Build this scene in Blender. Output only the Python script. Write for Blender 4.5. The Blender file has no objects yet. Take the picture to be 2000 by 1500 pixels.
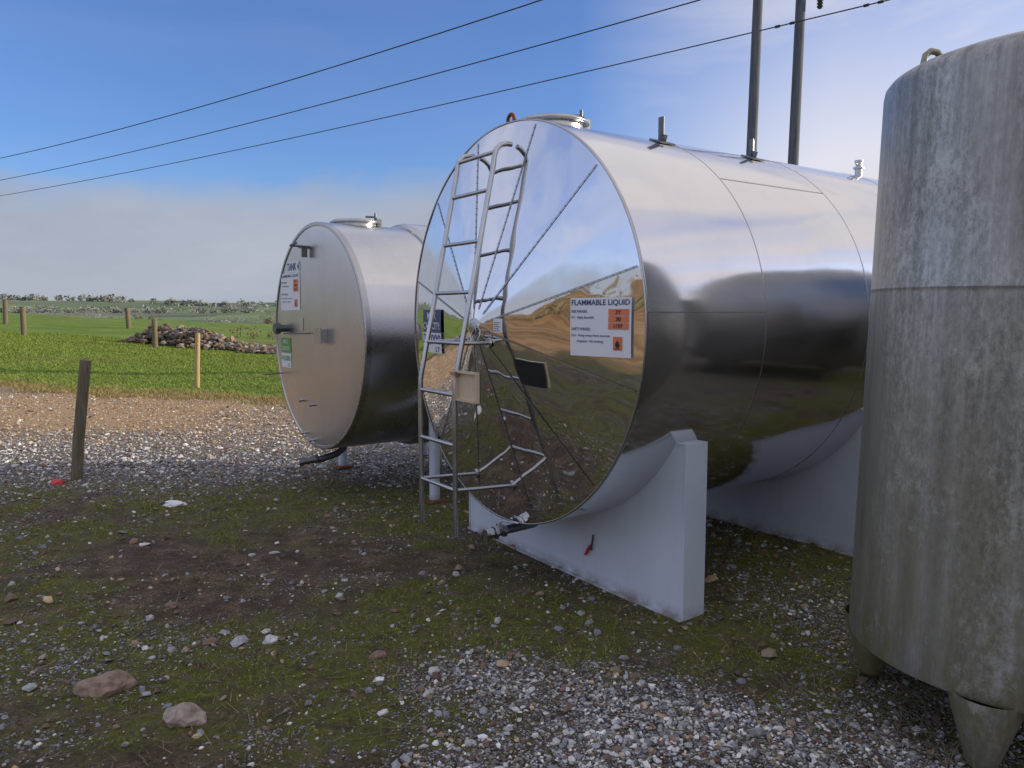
import bpy, math, random
import numpy as np
from mathutils import Vector, Matrix, noise
random.seed(7); np.random.seed(7)
rad=math.radians
scene=bpy.context.scene
COL=scene.collection
scene.view_settings.view_transform='Standard'
scene.view_settings.look='None'
scene.view_settings.exposure=0

# ------------------------------------------------------------ materials
def mat_new(name):
    m=bpy.data.materials.new(name); m.use_nodes=True
    nt=m.node_tree; b=nt.nodes['Principled BSDF']
    return m,nt,b
def N(nt,t,**kw):
    n=nt.nodes.new(t)
    for k,v in kw.items():
        if k.startswith('_'): setattr(n,k[1:],v)
        else: n.inputs[k].default_value=v
    return n
def L(nt,a,b): nt.links.new(a,b)
def ramp(nt,fac,stops):
    r=nt.nodes.new('ShaderNodeValToRGB')
    while len(r.color_ramp.elements)<len(stops): r.color_ramp.elements.new(0.5)
    for e,(p,c) in zip(r.color_ramp.elements,stops):
        e.position=p
        e.color=(c,c,c,1) if isinstance(c,(int,float)) else (c[0],c[1],c[2],1)
    L(nt,fac,r.inputs['Fac']); return r.outputs['Color']
def mixc(nt,f,a,b,mode='MIX'):
    m=nt.nodes.new('ShaderNodeMix'); m.data_type='RGBA'; m.blend_type=mode
    for s,v in ((m.inputs[0],f),(m.inputs[6],a),(m.inputs[7],b)):
        if hasattr(v,'links') or hasattr(v,'is_linked'): L(nt,v,s)
        elif isinstance(v,(int,float)): s.default_value=v
        else: s.default_value=(v[0],v[1],v[2],1)
    return m.outputs[2]
def math_(nt,op,a,b=0.0,clamp=False):
    m=nt.nodes.new('ShaderNodeMath'); m.operation=op; m.use_clamp=clamp
    for s,v in ((m.inputs[0],a),(m.inputs[1],b)):
        if isinstance(v,(int,float)): s.default_value=v
        else: L(nt,v,s)
    return m.outputs[0]
def tnoise(nt,vec,scale,detail=4,rough=.5,dist=0):
    n=N(nt,'ShaderNodeTexNoise',Scale=scale,Detail=detail,Roughness=rough,Distortion=dist)
    if vec is not None: L(nt,vec,n.inputs['Vector'])
    return n.outputs['Fac']
def objcoord(nt,scale=None,rot=None):
    t=nt.nodes.new('ShaderNodeTexCoord')
    if scale is None: return t.outputs['Object']
    mp=nt.nodes.new('ShaderNodeMapping'); mp.inputs['Scale'].default_value=scale
    L(nt,t.outputs['Object'],mp.inputs['Vector']); return mp.outputs['Vector']
def bump(nt,b,h,strength,dist):
    bp=N(nt,'ShaderNodeBump',Strength=strength,Distance=dist)
    L(nt,h,bp.inputs['Height']); L(nt,bp.outputs['Normal'],b.inputs['Normal'])
def simple(name,col,rough=.6,metal=0,nz=.15,scale=20):
    m,nt,b=mat_new(name)
    n=tnoise(nt,objcoord(nt),scale,5,.6)
    c=ramp(nt,n,[(0.25,[x*(1-nz) for x in col]),(0.75,[min(1,x*(1+nz)) for x in col])])
    L(nt,c,b.inputs['Base Color']); b.inputs['Roughness'].default_value=rough
    b.inputs['Metallic'].default_value=metal
    return m
def steel(name,col,rough,wavescale,wavestr,grime=.1,brush=None,rvar=.3):
    m,nt,b=mat_new(name)
    v=objcoord(nt)
    g=tnoise(nt,objcoord(nt,(1,1,.5)),3.0,6,.65)
    c=ramp(nt,g,[(0.3,[x*(1-grime) for x in col]),(0.65,col)])
    L(nt,c,b.inputs['Base Color']); b.inputs['Metallic'].default_value=1
    r=ramp(nt,tnoise(nt,v,5,5,.7),[(0.3,rough*(1-rvar)),(0.75,rough*(1+rvar))])
    L(nt,r,b.inputs['Roughness'])
    h=tnoise(nt,v,wavescale,1.5,.4)
    if brush:
        h2=tnoise(nt,objcoord(nt,brush),1.0,3,.6)
        h=math_(nt,'ADD',h,math_(nt,'MULTIPLY',h2,.02))
    bump(nt,b,h,1.0,wavestr)
    return m
M={}
M['mirror']=steel('polished_steel',(.77,.76,.76),.028,3.0,.008,.06)
M['shell']=steel('bright_steel',(.72,.71,.73),.105,1.3,.016,.06)
M['satin']=steel('satin_steel',(.62,.62,.63),.29,1.4,.012,.10,brush=(60,2,60),rvar=.12)
M['dullsteel']=steel('dull_satin_steel',(.34,.34,.34),.35,1.4,.012,.10)
M['satinface']=steel('satin_steel_disc',(.58,.57,.56),.30,1.1,.012,.10,brush=(2,60,3),rvar=.12)
M['pipe']=steel('pipe_steel',(.52,.53,.55),.27,6,.002,.2)
M['seam']=steel('seam_steel',(.48,.48,.49),.30,6,.001,.15)
M['darksteel']=simple('dull_steel',(.14,.15,.165),.42,.8)
M['rust']=simple('rusted_steel',(.20,.08,.04),.8,.2,.4,40)
M['black']=simple('black_print',(.02,.02,.03),.5)
M['navy']=simple('dark_blue_print',(.04,.065,.17),.5)
M['label']=simple('white_vinyl',(.74,.76,.82),.45,0,.04,6)
M['orange']=simple('orange_vinyl',(.66,.20,.09),.45,0,.06,6)
M['green']=simple('green_vinyl',(.10,.34,.07),.45,0,.05,6)
M['redplastic']=simple('red_plastic',(.50,.03,.03),.4)
M['tan']=simple('tan_plate',(.58,.47,.33),.5,0,.15,8)
M['litter']=simple('white_litter',(.72,.72,.76),.5)
M['cable']=simple('cable',(.03,.03,.035),.6)
M['ceramic']=simple('insulator_ceramic',(.05,.05,.06),.3)
def painted():
    m,nt,b=mat_new('white_paint')
    v=objcoord(nt)
    base=ramp(nt,tnoise(nt,v,2.2,6,.65),[(.3,(.54,.60,.71)),(.65,(.62,.68,.78))])
    sp=ramp(nt,tnoise(nt,v,16,6,.7),[(.70,0),(.78,1)])
    dr=ramp(nt,tnoise(nt,objcoord(nt,(14,14,.9)),1.0,5,.6),[(.52,0),(.72,1)])
    sx=nt.nodes.new('ShaderNodeSeparateXYZ'); L(nt,v,sx.inputs[0])
    low=math_(nt,'SUBTRACT',1.0,math_(nt,'MULTIPLY',sx.outputs['Z'],13.0),True)
    low=math_(nt,'MULTIPLY',low,ramp(nt,tnoise(nt,v,9,6,.7),[(.35,0),(.6,1)]))
    f=math_(nt,'MAXIMUM',math_(nt,'MULTIPLY',sp,.5),math_(nt,'MULTIPLY',low,.85),True)
    f=math_(nt,'MAXIMUM',f,math_(nt,'MULTIPLY',dr,.08),True)
    c=mixc(nt,f,base,(.17,.11,.07))
    L(nt,c,b.inputs['Base Color']); b.inputs['Roughness'].default_value=.42
    return m
M['paint']=painted()
def greytank():
    m,nt,b=mat_new('weathered_metal')
    st=tnoise(nt,objcoord(nt,(14,14,.45)),1.0,9,.70)
    pat=tnoise(nt,objcoord(nt,(1.3,1.3,.5)),2.2,8,.72,.3)
    fine=tnoise(nt,objcoord(nt),60,5,.8)
    c1=ramp(nt,st,[(.32,(.18,.18,.165)),(.5,(.35,.355,.34)),(.68,(.55,.56,.57))])
    c2=ramp(nt,pat,[(.36,(.24,.24,.215)),(.52,(.37,.375,.355)),(.68,(.54,.55,.55))])
    c=mixc(nt,.38,c1,c2)
    spk=tnoise(nt,objcoord(nt,(1,1,.5)),48,7,.85)
    sp=ramp(nt,spk,[(.42,.50),(.58,1.15)])
    msk=ramp(nt,tnoise(nt,objcoord(nt,(1.5,1.5,.5)),1.3,6,.7),[(.38,.1),(.58,1)])
    c=mixc(nt,math_(nt,'MULTIPLY',msk,.85),c,mixc(nt,1.0,c,sp,'MULTIPLY'))
    v=objcoord(nt); sx=nt.nodes.new('ShaderNodeSeparateXYZ'); L(nt,v,sx.inputs[0])
    gl=ramp(nt,math_(nt,'MULTIPLY',sx.outputs['Z'],.4),[(.08,1),(.60,0)])
    gn=ramp(nt,tnoise(nt,objcoord(nt,(3,3,.8)),1.8,8,.78),[(.34,.1),(.56,1)])
    c=mixc(nt,math_(nt,'MULTIPLY',math_(nt,'MULTIPLY',gl,gn),.85),c,(.21,.195,.085))
    # darker run-down stains from the shoulder
    dt=ramp(nt,tnoise(nt,objcoord(nt,(9,9,.35)),1.0,7,.65),[(.48,0),(.60,1)])
    th=ramp(nt,math_(nt,'MULTIPLY',sx.outputs['Z'],.4),[(.62,0),(.95,1)])
    c=mixc(nt,math_(nt,'MULTIPLY',math_(nt,'MULTIPLY',dt,th),.5),c,(.13,.125,.11))
    wl=ramp(nt,tnoise(nt,objcoord(nt,(1.2,1.2,.9)),3.0,8,.8),[(.58,0),(.67,1)])
    c=mixc(nt,math_(nt,'MULTIPLY',wl,.55),c,(.64,.64,.62))
    L(nt,c,b.inputs['Base Color'])
    b.inputs['Metallic'].default_value=.5; b.inputs['Roughness'].default_value=.40
    bump(nt,b,fine,.25,.002)
    return m
M['grey']=greytank()
def wood(name,a,bb,sc):
    m,nt,b=mat_new(name)
    n=tnoise(nt,objcoord(nt,(sc,sc,sc*.08)),1.0,6,.7)
    L(nt,ramp(nt,n,[(.3,a),(.7,bb)]),b.inputs['Base Color']); b.inputs['Roughness'].default_value=.85
    bump(nt,b,n,.8,.01); return m
M['oldwood']=wood('weathered_wood',(.07,.06,.04),(.22,.19,.13),40)
M['newwood']=wood('pale_wood',(.32,.22,.10),(.50,.37,.20),40)
M['polewood']=wood('pole_wood',(.045,.055,.08),(.15,.165,.21),14)
def attrmat(name,rough,trans=0):
    m,nt,b=mat_new(name)
    a=nt.nodes.new('ShaderNodeVertexColor'); a.layer_name='Col'
    n=tnoise(nt,objcoord(nt),120,3,.7)
    c=mixc(nt,1.0,a.outputs['Color'],ramp(nt,n,[(.3,.7),(.7,1.25)]),'MULTIPLY')
    L(nt,c,b.inputs['Base Color']); b.inputs['Roughness'].default_value=rough
    b.inputs['Specular IOR Level'].default_value=.25
    return m
M['stone']=attrmat('stone_mixed',.8)
M['blade']=attrmat('grass_blades',.7)

# ------------------------------------------------------------ mesh builder
class MB:
    def __init__(s): s.v=[];s.f=[];s.m=[];s.sm=[]
    def add(s,vs,fs,mi=0,smooth=False):
        o=len(s.v); s.v+= [tuple(p) for p in vs]
        for f in fs: s.f.append([i+o for i in f]); s.m.append(mi); s.sm.append(smooth)
    def box(s,c,size,mi=0,rot=None,bev=0):
        hx,hy,hz=[a/2 for a in size]
        P=[Vector((x,y,z)) for x in(-hx,hx) for y in(-hy,hy) for z in(-hz,hz)]
        if rot is not None: P=[rot@p for p in P]
        P=[p+Vector(c) for p in P]
        s.add(P,[(0,1,3,2),(4,6,7,5),(0,4,5,1),(2,3,7,6),(0,2,6,4),(1,5,7,3)],mi)
    def tube(s,path,r,n=12,mi=0,caps=True,smooth=True):
        path=[Vector(p) for p in path]; rs=r if isinstance(r,(list,tuple)) else [r]*len(path)
        t0=(path[1]-path[0]).normalized()
        up=Vector((0,0,1)) if abs(t0.z)<.9 else Vector((1,0,0))
        a=t0.cross(up).normalized(); V=[];F=[]
        for i,p in enumerate(path):
            if i==0: t=t0
            elif i==len(path)-1: t=(path[i]-path[i-1]).normalized()
            else: t=((path[i+1]-path[i]).normalized()+(path[i]-path[i-1]).normalized()).normalized()
            a=(a-t*a.dot(t)).normalized(); b=t.cross(a)
            for k in range(n):
                q=2*math.pi*k/n; V.append(p+(a*math.cos(q)+b*math.sin(q))*rs[i])
        for i in range(len(path)-1):
            for k in range(n):
                F.append((i*n+k,i*n+(k+1)%n,(i+1)*n+(k+1)%n,(i+1)*n+k))
        s.add(V,F,mi,smooth)
        if caps:
            s.add(V[:n],[tuple(range(n))[::-1]],mi); s.add(V[-n:],[tuple(range(n))],mi)
    def lathe(s,prof,axis='x',c=(0,0,0),n=128,mi=0,smooth=True):
        V=[];F=[]
        for (h,r) in prof:
            for k in range(n):
                q=2*math.pi*k/n
                if axis=='x': V.append((c[0]+h,c[1]+r*math.cos(q),c[2]+r*math.sin(q)))
                else: V.append((c[0]+r*math.cos(q),c[1]+r*math.sin(q),c[2]+h))
        for i in range(len(prof)-1):
            for k in range(n):
                if axis=='x': F.append((i*n+k,(i+1)*n+k,(i+1)*n+(k+1)%n,i*n+(k+1)%n))
                else: F.append((i*n+k,i*n+(k+1)%n,(i+1)*n+(k+1)%n,(i+1)*n+k))
        s.add(V,F,mi,smooth)
    def obj(s,name,mats,parent=None,label=None):
        me=bpy.data.meshes.new(name); me.from_pydata(s.v,[],s.f)
        for m in mats: me.materials.append(m)
        me.polygons.foreach_set('material_index',s.m); me.polygons.foreach_set('use_smooth',s.sm)
        me.update()
        o=bpy.data.objects.new(name,me); COL.objects.link(o)
        if parent: o.parent=parent
        if label: o['label']=label
        return o
def root(name,loc,rz,label,cat,group=None):
    e=bpy.data.objects.new(name,None); e.empty_display_size=.2; COL.objects.link(e)
    e.location=loc; e.rotation_euler=(0,0,rz); e['label']=label; e['category']=cat
    if group: e['group']=group
    return e
def top(o,label,cat,group=None):
    o['label']=label;o['category']=cat
    if group:o['group']=group
def npmesh(name,V,F,mat,cols=None,smooth=False):
    me=bpy.data.meshes.new(name); nv=len(V);nf=len(F);k=F.shape[1]
    me.vertices.add(nv); me.vertices.foreach_set('co',V.astype(np.float32).ravel())
    me.loops.add(nf*k); me.loops.foreach_set('vertex_index',F.astype(np.int32).ravel())
    me.polygons.add(nf); me.polygons.foreach_set('loop_start',np.arange(0,nf*k,k,dtype=np.int32))
    me.polygons.foreach_set('loop_total',np.full(nf,k,dtype=np.int32))
    me.update(calc_edges=True)
    me.polygons.foreach_set('use_smooth',np.full(nf,smooth))
    if cols is not None:
        a=me.color_attributes.new('Col','FLOAT_COLOR','POINT')
        c=np.ones((nv,4),np.float32); c[:,:3]=cols; a.data.foreach_set('color',c.ravel())
    me.materials.append(mat); me.validate()
    o=bpy.data.objects.new(name,me); COL.objects.link(o); return o

# ------------------------------------------------------------ text
_cache={}
def text_geo(s):
    if s in _cache: return _cache[s]
    cu=bpy.data.curves.new('t','FONT'); cu.body=s; cu.size=1; cu.resolution_u=3; cu.offset=.014
    o=bpy.data.objects.new('t',cu); COL.objects.link(o)
    dg=bpy.context.evaluated_depsgraph_get(); me=bpy.data.meshes.new_from_object(o.evaluated_get(dg))
    V=np.array([v.co[:2] for v in me.vertices]); F=[list(p.vertices) for p in me.polygons]
    bpy.data.objects.remove(o); bpy.data.meshes.remove(me); bpy.data.curves.remove(cu)
    mn=V.min(0);mx=V.max(0); V=(V-mn)/(mx-mn); _cache[s]=(V,F); return V,F
def put_text(mb,s,x0,y0,w,h,fn,mi=0):
    V,F=text_geo(s)
    mb.add([fn(x0+a*w,y0+b*h) for a,b in V],F,mi)
def put_rect(mb,x0,y0,w,h,fn,mi=0,n=8):
    V=[fn(x0+w*i/n,y0+h*j/n) for j in range(n+1) for i in range(n+1)]
    F=[(j*(n+1)+i,j*(n+1)+i+1,(j+1)*(n+1)+i+1,(j+1)*(n+1)+i) for j in range(n) for i in range(n)]
    mb.add(V,F,mi)
def put_poly(mb,pts,fn,mi=0):
    mb.add([fn(a,b) for a,b in pts],[list(range(len(pts)))],mi)

# ------------------------------------------------------------ terrain
def ss(a,b,x):
    t=min(1,max(0,(x-a)/(b-a))); return t*t*(3-2*t)
def nz(x,y,s,seed=0): return noise.noise(Vector((x*s+seed*13.1,y*s-seed*7.7,seed*3.3)))
def yb(x): return 13.7-.423*(x+4.15) if x<-4 else 13.64-.1*(x+4)
def H(x,y):
    z=.06*max(0,-x-9.5)*ss(13,26,y); z=min(z,2.6)*(1-ss(45,110,y))
    if x<-13: z=max(z, min(6,.13*(-x-13))*ss(14,0,y)*(1-ss(-30,-80,y))*(1+.25*nz(x,y,.12,31)))
    r=math.hypot(x,y)
    if r<22: z+=.022*nz(x,y,.9,1)+.010*nz(x,y,3.3,2)+.005*nz(x,y,9,3)
    z+= .06*nz(x,y,.35,4)*ss(12,30,r)
    if r>90:
        z+= -3.5*ss(70,170,r)*(1-ss(230,520,r))
        z+= ss(300,1000,r)*(9+16*nz(x,y,.0022,5)+5*nz(x,y,.007,21)) + ss(120,400,r)*1.6*nz(x,y,.008,6)
    return z
def gravelw(x,y):
    n=nz(x,y,.55,7)*.5+nz(x,y,1.7,8)*.3
    g=0
    g=max(g, ss(6.9,8.2,y+n*1.4+.12*(x+3))*1.0)
    g=max(g, .75*ss(5.9,7.2,y+n)*ss(-1.3,-2.6,x))
    g=max(g, ss(3.85,2.7,y+n*1.8+.25*abs(x-.45))*ss(-1.5,-.4,x+n)*(.74+.6*nz(x,y,2.4,18)))
    g=max(g, .6*ss(1.1,1.7,x+n)*ss(5.5,3.5,y))
    g=max(g, .17+.50*n+.22*nz(x,y,3.3,19))
    g*= 1-.75*ss(-2.8,-5.4,x+n*1.5)*ss(9.8,11.0,y+n)*(1-ss(14.6,15.6,y))
    return min(1,max(0,g))
def mossw(x,y):
    n=nz(x,y,.8,9)*.6+nz(x,y,2.6,10)*.5+nz(x,y,7,11)*.25
    return ss(-.18,.24,n+.12)*ss(8.0,6.3,y)*(1-.75*ss(.6,.95,gravelw(x,y)))
def axis_pts(lo,hi,step,far,g=1.16):
    a=list(np.arange(lo,hi,step)); s=step;x=a[-1]
    while x<far: s*=g; x+=s; a.append(x)
    s=step;x=a[0];b=[]
    while x>-far: s*=g; x-=s; b.append(x)
    return b[::-1]+a
XS=axis_pts(-11,5,.14,1800,1.12); YS=axis_pts(1.2,17,.12,1900,1.12)
V=[];Z=[]
for y in YS:
    for x in XS:
        V.append((x,y,H(x,y)))
        nb=nz(x,y,.9,12)*.7+nz(x,y,3.1,13)*.4
        behind=ss(14,4,y)*ss(-8,-13,x)
        gr=ss(-.5,.5,y-yb(x)+nb)*(1-behind)
        Z.append((gr,gravelw(x,y) if y<22 else .3,mossw(x,y) if y<22 else 0,behind))
nx=len(XS);ny=len(YS)
idx=np.arange(nx*ny).reshape(ny,nx)
F=np.stack([idx[:-1,:-1],idx[:-1,1:],idx[1:,1:],idx[1:,:-1]],-1).reshape(-1,4)
def ground_mat():
    m,nt,b=mat_new('ground_surface')
    a=nt.nodes.new('ShaderNodeAttribute'); a.attribute_name='Zone'
    sp=nt.nodes.new('ShaderNodeSeparateColor'); L(nt,a.outputs['Color'],sp.inputs[0])
    gr,gv,ms=sp.outputs[0],sp.outputs[1],sp.outputs[2]; bh=a.outputs['Alpha']
    v=objcoord(nt); sx=nt.nodes.new('ShaderNodeSeparateXYZ'); L(nt,v,sx.inputs[0])
    soil=ramp(nt,tnoise(nt,v,5,9,.75),[(.3,(.045,.033,.024)),(.5,(.110,.082,.058)),(.72,(.23,.175,.125))])
    soilg=ramp(nt,tnoise(nt,v,70,4,.8),[(.35,.4),(.65,1.4)])
    soil=mixc(nt,1.0,soil,soilg,'MULTIPLY')
    tanf=math_(nt,'MULTIPLY',math_(nt,'SUBTRACT',sx.outputs['Y'],8.5),.5,True)
    soil=mixc(nt,math_(nt,'MULTIPLY',tanf,.85),soil,mixc(nt,1.0,(.47,.32,.18),soilg,'MULTIPLY'))
    mossc=ramp(nt,tnoise(nt,v,30,6,.8),[(.3,(.042,.050,.012)),(.55,(.13,.14,.028)),(.75,(.28,.27,.055))])
    mm=math_(nt,'MULTIPLY',ms,ramp(nt,tnoise(nt,v,9,7,.75),[(.38,0),(.56,1)]))
    base=mixc(nt,mm,soil,mossc)
    def grav(scale):
        vo=N(nt,'ShaderNodeTexVoronoi',Scale=scale); vo.feature='F1'; L(nt,v,vo.inputs['Vector'])
        s2=nt.nodes.new('ShaderNodeSeparateColor'); L(nt,vo.outputs['Color'],s2.inputs[0])
        c=ramp(nt,s2.outputs[0],[(0,(.10,.08,.065)),(.25,(.20,.17,.14)),(.5,(.29,.29,.31)),(.75,(.43,.42,.43)),(1,(.66,.65,.64))])
        d=ramp(nt,vo.outputs['Distance'],[(.25,1),(.55,.3)])
        return mixc(nt,1.0,c,d,'MULTIPLY'),d,s2.outputs[1]
    g1,d1,r1=grav(45); g2,d2,r2=grav(110)
    gc=mixc(nt,ramp(nt,r1,[(.4,0),(.45,1)]),g1,g2)
    gc=mixc(nt,math_(nt,'MULTIPLY',tanf,.35),gc,(.46,.34,.21))
    gn=tnoise(nt,v,6,7,.75)
    gm=math_(nt,'GREATER_THAN',math_(nt,'ADD',gv,math_(nt,'MULTIPLY',math_(nt,'SUBTRACT',r1,.5),.9)),math_(nt,'ADD',math_(nt,'MULTIPLY',gn,.9),.12))
    base=mixc(nt,gm,base,gc)
    gg=ramp(nt,tnoise(nt,v,.5,8,.7),[(.3,(.085,.14,.024)),(.55,(.14,.215,.036)),(.75,(.22,.28,.06))])
    gg=mixc(nt,1.0,gg,ramp(nt,tnoise(nt,v,14,6,.8),[(.3,.6),(.7,1.4)]),'MULTIPLY')
    ep_=ramp(nt,tnoise(nt,objcoord(nt,(.35,1.1,1)),.32,5,.6),[(.56,0),(.64,1)])
    gg=mixc(nt,math_(nt,'MULTIPLY',ep_,.55),gg,(.24,.18,.10))
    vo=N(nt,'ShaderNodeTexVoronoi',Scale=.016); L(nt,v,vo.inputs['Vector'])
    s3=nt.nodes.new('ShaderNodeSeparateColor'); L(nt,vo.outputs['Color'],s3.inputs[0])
    fc=ramp(nt,s3.outputs[0],[(.1,(.09,.115,.085)),(.35,(.16,.23,.10)),(.55,(.12,.15,.10)),(.75,(.18,.17,.13)),(.95,(.16,.23,.10))])  # far field patchwork, with bluish distance haze mixed into the colours
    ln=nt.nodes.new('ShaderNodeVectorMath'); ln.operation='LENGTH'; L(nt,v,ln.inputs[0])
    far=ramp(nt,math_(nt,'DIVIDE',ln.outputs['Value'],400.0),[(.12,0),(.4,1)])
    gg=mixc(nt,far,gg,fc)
    ge=ramp(nt,math_(nt,'ADD',gr,math_(nt,'MULTIPLY',math_(nt,'SUBTRACT',tnoise(nt,v,7,6,.8),.5),.8)),[(.42,0),(.58,1)])
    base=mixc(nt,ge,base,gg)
    bc=ramp(nt,tnoise(nt,v,.5,10,.75),[(.32,(.08,.065,.03)),(.5,(.22,.14,.075)),(.70,(.40,.27,.15))])
    base=mixc(nt,bh,base,bc)
    L(nt,base,b.inputs['Base Color']); b.inputs['Roughness'].default_value=.93
    b.inputs['Specular IOR Level'].default_value=.15
    h=math_(nt,'ADD',math_(nt,'MULTIPLY',math_(nt,'MULTIPLY',d1,gm),.6),tnoise(nt,v,24,8,.8))
    bump(nt,b,h,.9,.02)
    return m
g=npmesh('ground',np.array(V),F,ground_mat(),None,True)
za=g.data.attributes.new('Zone','FLOAT_COLOR','POINT'); za.data.foreach_set('color',np.array(Z,np.float32).ravel())
g['kind']='structure'; g['label']='mossy gravel yard running into green farm fields'

# ------------------------------------------------------------ scatter stones
t=(1+5**.5)/2
ICO=np.array([(-1,t,0),(1,t,0),(-1,-t,0),(1,-t,0),(0,-1,t),(0,1,t),(0,-1,-t),(0,1,-t),(t,0,-1),(t,0,1),(-t,0,-1),(-t,0,1)],float);ICO/=np.linalg.norm(ICO[0])
ICF=np.array([(0,11,5),(0,5,1),(0,1,7),(0,7,10),(0,10,11),(1,5,9),(5,11,4),(11,10,2),(10,7,6),(7,1,8),(3,9,4),(3,4,2),(3,2,6),(3,6,8),(3,8,9),(4,9,5),(2,4,11),(6,2,10),(8,6,7),(9,8,1)])
OCT=np.array([(1,0,0),(-1,0,0),(0,1,0),(0,-1,0),(0,0,1),(0,0,-1)],float)
OCF=np.array([(0,2,4),(2,1,4),(1,3,4),(3,0,4),(2,0,5),(1,2,5),(3,1,5),(0,3,5)])
PAL=np.array([(.70,.69,.68),(.49,.49,.50),(.32,.325,.35),(.21,.22,.245),(.19,.125,.10),(.28,.22,.16),(.12,.09,.075),(.52,.39,.26)])
PW=np.array([.18,.20,.20,.14,.08,.09,.07,.04]);PW/=PW.sum()
PWB=np.array([.03,.07,.13,.18,.21,.17,.16,.05]);PWB/=PWB.sum()
PWT=np.array([.09,.08,.06,.02,.13,.22,.06,.40]);PWT/=PWT.sum()
def stones(pts,sizes,T,TF,colw,sink=.25,flat=.6):
    n=len(pts);k=len(T)
    P=np.repeat(T[None],n,0)*(1+np.random.uniform(-.33,.33,(n,k,1)))
    sc=np.random.uniform(.6,1.35,(n,1,3)); sc[:,:,2]*=flat; P=P*sc
    a=np.random.uniform(0,2*np.pi,n);ca,sa=np.cos(a),np.sin(a)
    tl=np.random.normal(0,.35,n);ct,st=np.cos(tl),np.sin(tl)
    x=P[:,:,0]*ct[:,None]-P[:,:,2]*st[:,None]; z=P[:,:,0]*st[:,None]+P[:,:,2]*ct[:,None]; y=P[:,:,1]
    P=np.stack([x*ca[:,None]-y*sa[:,None],x*sa[:,None]+y*ca[:,None],z],-1)*sizes[:,None,None]
    base=np.array([(p[0],p[1],H(p[0],p[1])+s*(flat-sink)*.7) for p,s in zip(pts,sizes)])
    P+=base[:,None,:]
    if isinstance(colw,str):
        gw=np.array([gravelw(*p) for p in pts]); yy=np.array([p[1] for p in pts]); xx=np.array([p[0] for p in pts])
        c1=np.random.choice(len(PAL),n,p=PW); c2=np.random.choice(len(PAL),n,p=PWB); c3=np.random.choice(len(PAL),n,p=PWT)
        ci=np.where(np.random.rand(n)<gw*1.1-.15,c1,c2)
        pt=np.clip((yy-8.6)/2.0,0,1)*np.clip((-xx-1.0)/3.0,.25,1)*.95
        ci=np.where(np.random.rand(n)<pt,c3,ci)
    else: ci=np.random.choice(len(PAL),n,p=colw)
    c=PAL[ci]*np.random.uniform(.75,1.2,(n,1))
    C=np.repeat(c[:,None,:],k,1)
    return P.reshape(-1,3),(TF[None]+np.arange(n)[:,None,None]*k).reshape(-1,3),C.reshape(-1,3)
def sample(n,y0,y1,xl,xr,dens):
    out=[]
    while len(out)<n:
        y=math.sqrt(random.uniform(y0*y0,y1*y1)); x=random.uniform(xl,xr)*y
        if random.random()<dens(x,y): out.append((x,y))
    return out
def build(name,parts,mat,label):
    o=0;VV=[];FF=[];CC=[]
    for v,f,c in parts: VV.append(v);FF.append(f+o);CC.append(c);o+=len(v)
    ob=npmesh(name,np.concatenate(VV),np.concatenate(FF),mat,np.concatenate(CC)); ob['kind']='stuff'; ob['label']=label; return ob
def lsz(n,lo,mid,s): return np.clip(np.random.lognormal(math.log(mid),s,n),lo,mid*4)
parts=[]
p=sample(24000,2.0,4.6,-.72,.72,lambda x,y:gravelw(x,y)**1.8+.02); parts.append(stones(p,lsz(len(p),.0025,.0048,.54),ICO,ICF,'auto'))
p=sample(15000,4.4,8.2,-.72,.5,lambda x,y:gravelw(x,y)**1.5+.035); parts.append(stones(p,lsz(len(p),.004,.0075,.48),ICO,ICF,'auto'))
p=sample(26000,7.6,15,-.72,.12,lambda x,y:(gravelw(x,y)+.1)*ss(.8,-.4,y-yb(x))); parts.append(stones(p,lsz(len(p),.007,.0115,.42),OCT,OCF,'auto'))
p=sample(420,2.1,8,-.72,.6,lambda x,y:1); parts.append(stones(p,lsz(len(p),.012,.018,.38),ICO,ICF,PWB))
p=sample(120,2.1,8,-.72,.6,lambda x,y:1); parts.append(stones(p,lsz(len(p),.010,.015,.35),ICO,ICF,PW))
build('gravel',parts,M['stone'],'loose white, grey and brown gravel over bare earth')

# ------------------------------------------------------------ blades
def blades(pts,h,w,cols,lean=.5):
    n=len(pts); a=np.random.uniform(0,2*np.pi,n); l=np.random.normal(0,lean,(n,2))*h[:,None]
    B=np.array([(x,y,H(x,y)-.004) for x,y in pts]); dx=np.stack([np.cos(a),np.sin(a),0*a],-1)*w[:,None]
    T=B.copy(); T[:,2]+=h; T[:,:2]+=l
    Vv=np.stack([B-dx,B+dx,T],1).reshape(-1,3); Ff=np.arange(3*n).reshape(-1,3)
    return Vv,Ff,np.repeat(cols,3,0)
def gcol(n,a,b):
    r=np.random.rand(n,1); return np.array(a)*(1-r)+np.array(b)*r
p=sample(110000,13,34,-.72,-.14,lambda x,y:ss(-.1,.6,y-yb(x)+nz(x,y,.9,12)*.7)); n=len(p)
dist=np.array([q[1] for q in p])
A=blades(p,np.random.uniform(.02,.05,n)*(.7+dist/40),.003+dist*.0004,gcol(n,(.10,.17,.025),(.25,.32,.065)),.8)
p=sample(11000,12.4,18,-.72,-.14,lambda x,y:max(0,1-abs(y-yb(x)+nz(x,y,.9,12)*.7)/.9)); n=len(p)
B=blades(p,np.random.uniform(.03,.10,n),np.full(n,.007),gcol(n,(.22,.18,.07),(.38,.31,.14)),.9)
build('field_grass',[A,B],M['blade'],'bright green field grass with a dry verge')
p=sample(52000,2.0,8,-.72,.6,lambda x,y:mossw(x,y)**2*(.25+.75*(nz(x,y,6,15)>.05))); n=len(p)
dist=np.array([q[1] for q in p])
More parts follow.
